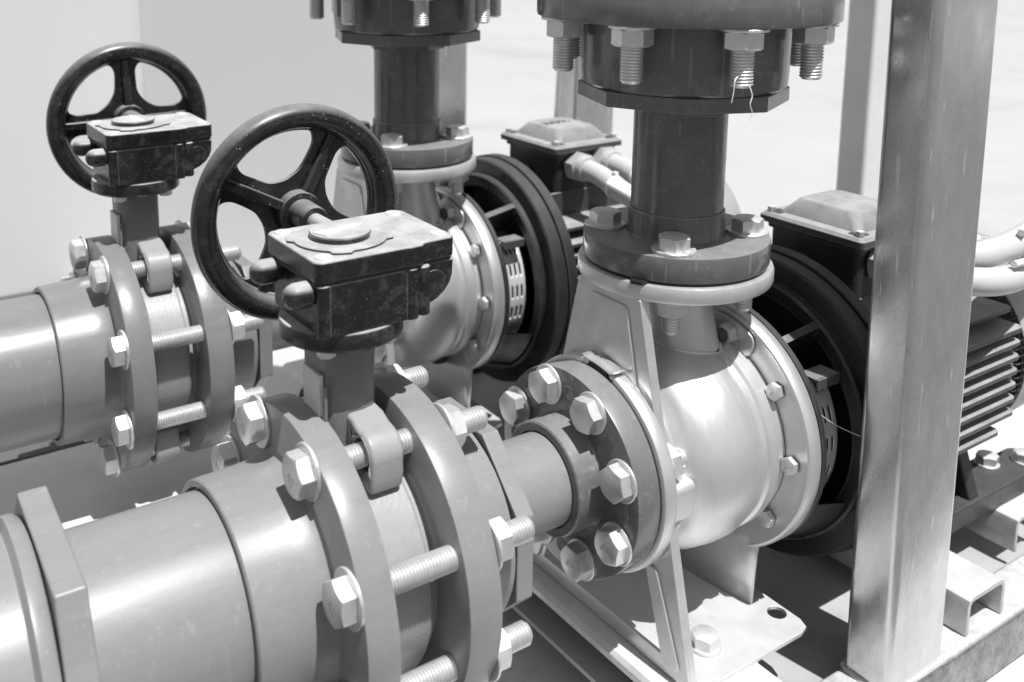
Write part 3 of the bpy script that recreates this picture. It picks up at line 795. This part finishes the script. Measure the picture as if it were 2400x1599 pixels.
# ================================================================== bolts
def proto_bolt(name, label, cat, grip, tail, af=.034, hh=.0135, wr=.024, sr=.0108, head=True, nut=True, wash2=True, thread_full=True):
    """along local +Z: head below z=0, clamped from 0 to grip, nut beyond"""
    t = thing(name, label, cat, (0, 0, 0))
    z = M['zinc']
    if head:
        q = Geo(); q.hexhead(af, hh, 0); q.xf(Matrix.Rotation(PI, 4, 'X') @ Matrix.Translation((0, 0, .0032))); q.make('head', z, t)
    if wr:
        q = Geo(); q.solid([(sr * .9, -.0032), (wr - .0006, -.0032), (wr, -.0026), (wr, -.0004), (wr - .0005, 0), (sr * .9, 0)], 'Z', seg=48)
        q.make('washer', z, t)
    if grip + tail > 0:
        q = Geo(); q.thread(sr, -.002, grip + tail); q.make('shank', z, t)
    if nut:
        if wash2:
            q = Geo(); q.solid([(sr * .9, grip), (wr - .0005, grip), (wr, grip + .0006), (wr, grip + .0024), (wr - .0006, grip + .003), (sr * .9, grip + .003)], 'Z', seg=48); q.make('washer', z, t)
        q = Geo(); q.hexhead(af, hh * 1.2, grip + .003, both=True); q.make('nut', z, t)
    return t
ROT_X = (0, PI / 2, 0)
from mathutils import Euler
def place(proto, first, loc, axis, spin, label, group):
    o = proto if first else copy_tree(proto)
    e = {'X': Matrix.Rotation(PI / 2, 3, 'Y'), '-Z': Matrix.Rotation(PI, 3, 'X'), 'Z': Matrix.Identity(3)}[axis]
    o.rotation_euler = (e @ Matrix.Rotation(spin, 3, 'Z')).to_euler()
    o.location = loc; o['label'] = label; o['group'] = group
    return o
HOURS = ['twelve', 'one', 'two', 'three', 'four', 'five', 'six', 'seven', 'eight', 'nine', 'ten', 'eleven']
def hour(phi): return HOURS[int(round((phi - 90) / 30)) % 12]
vb = proto_bolt('flange_bolt', '', 'bolt', .1265, .048)
first = True
for far in (False, True):
    o_ = OFF if far else Vector((0, 0, 0)); wh_ = 'rear' if far else 'front'
    for k in range(8):
        phi = 22.5 + 45 * k
        p = Vector((-.4655, .1325 * math.cos(rad(phi)), ZA + .1325 * math.sin(rad(phi)))) + o_
        place(vb, first, p, 'X', rad(random.choice((4, 18, 25, 40, 52)) + k * 7), 'long zinc bolt at %s o\'clock through the flanges of the %s valve' % (hour(phi), wh_), 'long bolts of the %s valve' % wh_)
        first = False
sb = proto_bolt('suction_bolt', '', 'bolt', .049, .034, af=.0325, hh=.013, wr=.0215, sr=.0095)
first = True
for far in (False, True):
    o_ = OFF if far else Vector((0, 0, 0)); wh_ = 'rear' if far else 'front'
    for k in range(8):
        phi = 25.5 + 45 * k
        if far and not 60 < phi < 210: continue
        p = Vector((-.1472, .0905 * math.cos(rad(phi)), ZA + .0905 * math.sin(rad(phi)))) + o_
        place(sb, first, p, 'X', rad(k * 23 + 6), 'zinc bolt at %s o\'clock on the %s pump\'s suction flange' % (hour(phi), wh_), 'bolts of the %s suction flange' % wh_)
        first = False
db = proto_bolt('discharge_bolt', '', 'bolt', .0478, .040, af=.0300, hh=.0135, wr=.0225, sr=.0098)
first = True
nm = {135: 'back left', 225: 'front left', 315: 'front right', 45: 'back right'}
for far in (False, True):
    o_ = OFF if far else Vector((0, 0, 0)); wh_ = 'rear' if far else 'front'
    for k, phi in enumerate((133, 223, 321, 44)):
        p = Vector((.0765 * math.cos(rad(phi)), .0765 * math.sin(rad(phi)), .0)) + o_
        place(db, first, p, '-Z', rad(12 + 27 * k), 'capped hex bolt on the %s riser\'s lower flange, %s of the pipe' % (wh_, ('left rear', 'foremost', 'right', 'right rear')[k]), 'bolts of the %s riser\'s lower flange' % wh_)
        first = False
ub = proto_bolt('stud_bolt', '', 'bolt', .0655, .056, af=.0345, hh=.0145, wr=.0235, sr=.0112)
first = True
for far in (False, True):
    o_ = OFF if far else Vector((0, 0, 0)); wh_ = 'rear' if far else 'front'
    for k in range(8):
        phi = 22.5 + 45 * k
        p = Vector((.1325 * math.cos(rad(phi)), .1325 * math.sin(rad(phi)), .2345 + .0655)) + o_
        rel = ['right rear', 'rearmost right', 'rearmost left', 'left rear', 'left', 'front left', 'front right', 'right'][k]
        place(ub, first, p, '-Z', rad(9 + 31 * k), 'threaded bolt with nut hanging under the %s top flange, %s side' % (wh_, rel), 'bolts under the %s top flange' % wh_)
        first = False
cb = proto_bolt('cover_bolt', '', 'bolt', .0, .012, af=.0172, hh=.0075, wr=0, sr=.0055, nut=False)
first = True
for far in (False, True):
    o_ = OFF if far else Vector((0, 0, 0)); wh_ = 'rear' if far else 'front'
    for k, phi in enumerate((142.5, 180, 218)):
        p = Vector((.0668, .1215 * math.cos(rad(phi)), ZA + .1215 * math.sin(rad(phi)))) + o_
        place(cb, first, p, 'X', rad(11 + 17 * k), 'small hex bolt on the %s pump\'s round cover, %s of three' % (wh_, ('top', 'middle', 'lowest')[k]), 'cover bolts of the %s pump' % wh_)
        first = False
cn = proto_bolt('tab_nut', '', 'nut', .0, .0, af=.021, hh=.012, wr=0, sr=.0078, nut=False, head=True)
q = Geo(); q.thread(.0078, -.024, .004); q.make('stud', M['lantern'], cn)
first = True
for far in (False, True):
    o_ = OFF if far else Vector((0, 0, 0)); wh_ = 'rear' if far else 'front'
    p = Vector((.0632, .1220 * math.cos(rad(105)), ZA + .1220 * math.sin(rad(105)))) + o_
    place(cn, first, p, 'X', .3, 'dark stud and nut on the cover tab of the %s pump' % wh_, 'studs on the cover tabs'); first = False
bb = proto_bolt('base_bolt', '', 'bolt', .0, .0, af=.0262, hh=.0125, wr=.0175, sr=.0085, nut=False)
place(bb, True, Vector((-.034, -.101, -.4275)), '-Z', .5, 'hex bolt holding down the front pump\'s base plate', 'base plate bolts')
place(bb, False, Vector((-.034, -.101, -.4275)) + OFF, '-Z', .2, 'hex bolt holding down the rear pump\'s base plate', 'base plate bolts')
fb = proto_bolt('foot_bolt', '', 'bolt', .0, .0, af=.026, hh=.012, wr=.0165, sr=.0085, nut=False)
place(fb, True, Vector((.550, -.078, -.408)), '-Z', .3, 'dark hex bolt on the front motor\'s foot, nearer the post', 'foot bolts')
place(fb, False, Vector((.620, -.094, -.418)), '-Z', .7, 'hex bolt at the right edge on the end of the front motor\'s foot', 'foot bolts')

# raised marks on the heads of a few bolts
for ob in [o for o in COL.objects if o.type == 'EMPTY' and o.get('category') == 'bolt']:
    lab = ob['label']
    mk = None
    if "front pump's suction flange" in lab and ("four o'clock" in lab or "five o'clock" in lab): mk, hh_, sz = 'SY', .0162, .011
    if "valve" in lab and any(h in lab for h in (" one o'clock", "two o'clock", "eleven o'clock", "four o'clock", "ten o'clock")): mk, hh_, sz = 'A2', .0167, .011
    if "front pump's round cover" in lab: mk, hh_, sz = 'S', .0107, .007
    if mk:
        up_l = ob.rotation_euler.to_matrix().inverted() @ Vector((0, 0, 1))
        g = text_geo(mk, sz, .0004, Matrix.Translation((0, 0, -hh_)) @ Matrix.Rotation(math.atan2(-up_l.x, up_l.y) + .5, 4, 'Z') @ Matrix.Rotation(PI, 4, 'Y') @ Matrix.Translation((0, -.003, 0)))
        o2 = g.make('head_mark', M['zinc'], None, loc=(0, 0, 0)); o2.parent = ob
# ================================================================== conduits
def conduit(name, pts, r, label, group, gl, gd):
    t = thing(name, label, 'conduit', pts[0], group)
    P = smooth_path(pts, 110)
    Geo().tube(P, lambda f: r + .00010 * math.sin(2 * PI * f * 165), 24).make('hose', M['conduit'], t)
    q = Geo(); q.hexhead(.044, .022, 0, both=True); q.xf(Matrix.Translation(gl) @ Matrix.Rotation(PI / 2, 4, 'X') @ Matrix.Rotation(gd, 4, 'Z'))
    q.make('gland_nut', M['gland'], t)
    q = Geo(); q.solid([(r * .9, 0), (.0205, 0), (.0205, .030), (.0185, .034), (r * .9, .034)], 'Z', seg=40); q.xf(Matrix.Translation(gl) @ Matrix.Rotation(PI / 2, 4, 'X')); q.make('gland_sleeve', M['gland'], t)
    return t
G1, G2 = Vector((.277, -.065, -.067)), Vector((.332, -.065, -.064))
conduit('cable_conduit', [G1 + Vector((0, -.008, 0)), (.278, -.11, -.066), (.288, -.150, -.066), (.325, -.172, -.070), (.40, -.165, -.080), (.55, -.125, -.098), (.8, -.06, -.13)], .0163, 'lower pale conduit leaving the foreground post at right, tied with a white strap', 'conduits of the front motor', G1, .2)
conduit('cable_conduit', [G2 + Vector((0, -.008, 0)), (.333, -.10, -.061), (.345, -.135, -.055), (.385, -.152, -.047), (.45, -.145, -.046), (.60, -.105, -.056), (.8, -.05, -.08)], .0163, 'upper pale conduit curving up past the foreground post at right', 'conduits of the front motor', G2, .5)
F1, F2 = G1 + OFF, G2 + OFF
conduit('cable_conduit', [F1 + Vector((0, -.008, 0)), F1 + Vector((-.001, -.06, -.004)), F1 + Vector((-.004, -.12, -.018)), F1 + Vector((.004, -.18, -.036)), F1 + Vector((.016, -.225, -.085)), F1 + Vector((.02, -.235, -.22))], .0163, 'grey conduit nearer the camera on the rear terminal box', 'conduits of the rear motor', F1, .2)
conduit('cable_conduit', [F2 + Vector((0, -.008, 0)), F2 + Vector((-.001, -.06, -.003)), F2 + Vector((-.008, -.12, -.014)), F2 + Vector((-.004, -.17, -.028)), F2 + Vector((.002, -.215, -.075)), F2 + Vector((.004, -.225, -.21))], .0163, 'paler conduit further from the camera on the rear terminal box', 'conduits of the rear motor', F2, .5)

def tie(c, axis, r, label, tail=None):
    q = Geo(); A = Vector(axis).normalized(); u = A.orthogonal().normalized(); w = A.cross(u); rows = []
    for k in range(40):
        a = 2 * PI * k / 40; d = u * math.cos(a) + w * math.sin(a)
        rows.append([q.bm.verts.new(Vector(c) + d * rr + A * h) for rr, h in ((r, -.0028), (r + .0012, -.0028), (r + .0012, .0028), (r, .0028))])
    for i in range(40):
        B, D = rows[i], rows[(i + 1) % 40]
        for k in range(4): q.face([B[k], B[(k + 1) % 4], D[(k + 1) % 4], D[k]])
    o = q.make('cable_tie', M['white'], None, loc=c)
    t0 = Geo().box(c[0] - .0035, c[0] + .0035, c[1] - .004, c[1] + .004, c[2] + r - .001, c[2] + r + .007).make('tie_head', M['white'], None, bevel=.0008, loc=c)
    t0.parent = o; t0.location = (0, 0, 0)
    return tag(o, label, 'cable tie', 'white cable ties')
tie((.433, -.157, -.0842), (.9, .25, -.1), .0166, 'white tie round the lower conduit right of the foreground post')
tie(F1 + Vector((-.004, -.10, -.0135)), (0, -1, -.2), .0166, 'white tie round the nearer conduit of the rear terminal box')
tie(F2 + Vector((-.005, -.095, -.0095)), (-.05, -1, -.15), .0166, 'white tie round the further conduit of the rear terminal box')
def marker(a, b, r, label):
    P = smooth_path([a, ((a[0] + b[0]) / 2, (a[1] + b[1]) / 2, (a[2] + b[2]) / 2 + .001), b], 6)
    o = Geo().tube(P, r, 16).make('cable_marker', M['white'], None, loc=a)
    return tag(o, label, 'cable marker', 'white marker sleeves')
marker((.36, -.181, -.0528), (.420, -.178, -.0600), .0042, 'white sleeve lying along the lower conduit beside the foreground post')
marker((.40, -.166, -.026), (.515, -.132, -.0230), .0042, 'white sleeve lying along the upper conduit, ending in a wire')
marker(F1 + Vector((-.022, -.105, -.005)), F1 + Vector((-.012, -.185, -.026)), .0062, 'white marker sleeve on the rear motor\'s nearer conduit')

# ================================================================== the far line: copies
pump_far = dup(pump_near, pump_near.location + OFF, 'stainless centrifugal pump behind, partly hidden by the front handwheel')
motor_far = dup(motor_near, motor_near.location + OFF, 'dark motor at the back whose whole terminal box shows')
for tb_ in motor_near.children:
    for ch in list(tb_.children):
        if ch.name.startswith('lid_lettering'): bpy.data.objects.remove(ch)      # only the rear lid shows raised letters
valve_far = dup(valve_near, valve_near.location + OFF, 'black geared butterfly valve at left, set in the rear pipe')
red_far = dup(red_near, red_near.location + OFF, 'grey reducing fitting between the rear valve and the rear pump')
riser_far = dup(riser_near, riser_near.location + OFF, 'dark vertical riser pipe at the back, on the rear pump')
up_far = dup(up_near, up_near.location + OFF, 'upper grey pipe above the frame, over the rear riser')
dup(gk1, gk1.location + OFF, 'black rubber gasket under the rear riser flange')
dup(gk2, gk2.location + OFF, 'black rubber gasket between rear suction flange and its steel ring')
for ch in red_far.children:
    sl = ch.material_slots[0]
    if sl.material == M['pvc']: sl.link = 'OBJECT'; sl.material = M['pvc_far']
for ch in valve_far.children:
    if ch.name.startswith('dial'): ch.rotation_euler = (0, 0, rad(75))
    if ch.name.startswith('handwheel'):
        R_ = Matrix.Rotation(rad(-29), 3, 'Y')
        ch.rotation_euler = R_.to_euler(); ch.location = WHEEL_C - R_ @ WHEEL_C

# strands of sealing tape on the studs
def strand(pts, label):
    q = Geo(); P = smooth_path(pts, 8); q.tube(P, lambda f: .0008 * (1 - .6 * f), 6)
    tag(q.make('tape_strand', M['white'], None, loc=pts[0]), label, 'tape strand', 'shreds of white sealing tape')
sx, sy = .1325 * math.cos(rad(247.5)), .1325 * math.sin(rad(247.5))
strand([(sx - .001, sy - .011, .181), (sx + .002, sy - .0122, .172), (sx, sy - .012, .164), (sx + .003, sy - .0123, .156), (sx + .001, sy - .012, .147)], 'long shred of white tape dangling from a front stud')
strand([(sx - .011, sy - .005, .190), (sx - .0155, sy - .006, .186), (sx - .0165, sy - .006, .176), (sx - .0185, sy - .006, .166)], 'short curled shred of white tape beside the long one')

q = Geo(); q.tube(smooth_path([(.10, -.112, -.186), (.112, -.136, -.200), (.1262, -.158, -.2080)], 8), .00035, 6)
tag(q.make('cobweb_strand', M['web'], None, loc=(.10, -.11, -.19)), 'single cobweb strand stretched from the shaft guard to the foreground post', 'cobweb')
# ================================================================== camera, light, world
cam = bpy.data.cameras.new('camera'); co = bpy.data.objects.new('camera', cam); COL.objects.link(co)
a, b, c = .581, .1691, .0061
fwd = Vector((math.sin(a) * math.cos(b), math.cos(a) * math.cos(b), -math.sin(b)))
right = Vector((math.cos(a), -math.sin(a), 0)); up = right.cross(fwd)
r_ = right * math.cos(c) + up * math.sin(c); u_ = up * math.cos(c) - right * math.sin(c)
m = Matrix((r_, u_, -fwd)).transposed().to_4x4(); m.translation = (-.7905, -.7537, .3249)
co.matrix_world = m
cam.sensor_fit = 'HORIZONTAL'; cam.sensor_width = 36; cam.lens = 2366.47 / 2400 * 36
cam.shift_x = (1200 - 1055.12) / 2400; cam.shift_y = -(799.5 - 232.6) / 2400
cam.clip_start = .02; cam.clip_end = 300
cam.dof.use_dof = True; cam.dof.focus_distance = 1.02; cam.dof.aperture_fstop = 5.6
sc.camera = co

ELEV, SUNDIR = 68.0, Vector((.05, -.39, 1.0))
sun = bpy.data.lights.new('sun', 'SUN'); sun.energy = 5.0; sun.angle = rad(.55); sun.color = (1, 1, 1)
so = bpy.data.objects.new('sun', sun); COL.objects.link(so)
so.rotation_euler = SUNDIR.to_track_quat('Z', 'Y').to_euler()
w = bpy.data.worlds.new('World'); sc.world = w; w.use_nodes = True
nt = w.node_tree; bg = nt.nodes['Background']
sky = nt.nodes.new('ShaderNodeTexSky'); sky.sky_type = 'NISHITA'; sky.sun_disc = False
sky.sun_elevation = math.asin(SUNDIR.normalized().z); sky.air_density = 1.0; sky.dust_density = 1.0; sky.sun_rotation = math.atan2(SUNDIR.x, SUNDIR.y)
bwn = nt.nodes.new('ShaderNodeRGBToBW')
nt.links.new(sky.outputs[0], bwn.inputs[0]); nt.links.new(bwn.outputs[0], bg.inputs[0])
bg.inputs[1].default_value = .095
sc.view_settings.view_transform = 'Standard'; sc.view_settings.look = 'None'
sc.view_settings.exposure = 0.24; sc.view_settings.gamma = 1.0
sc.render.engine = 'CYCLES'
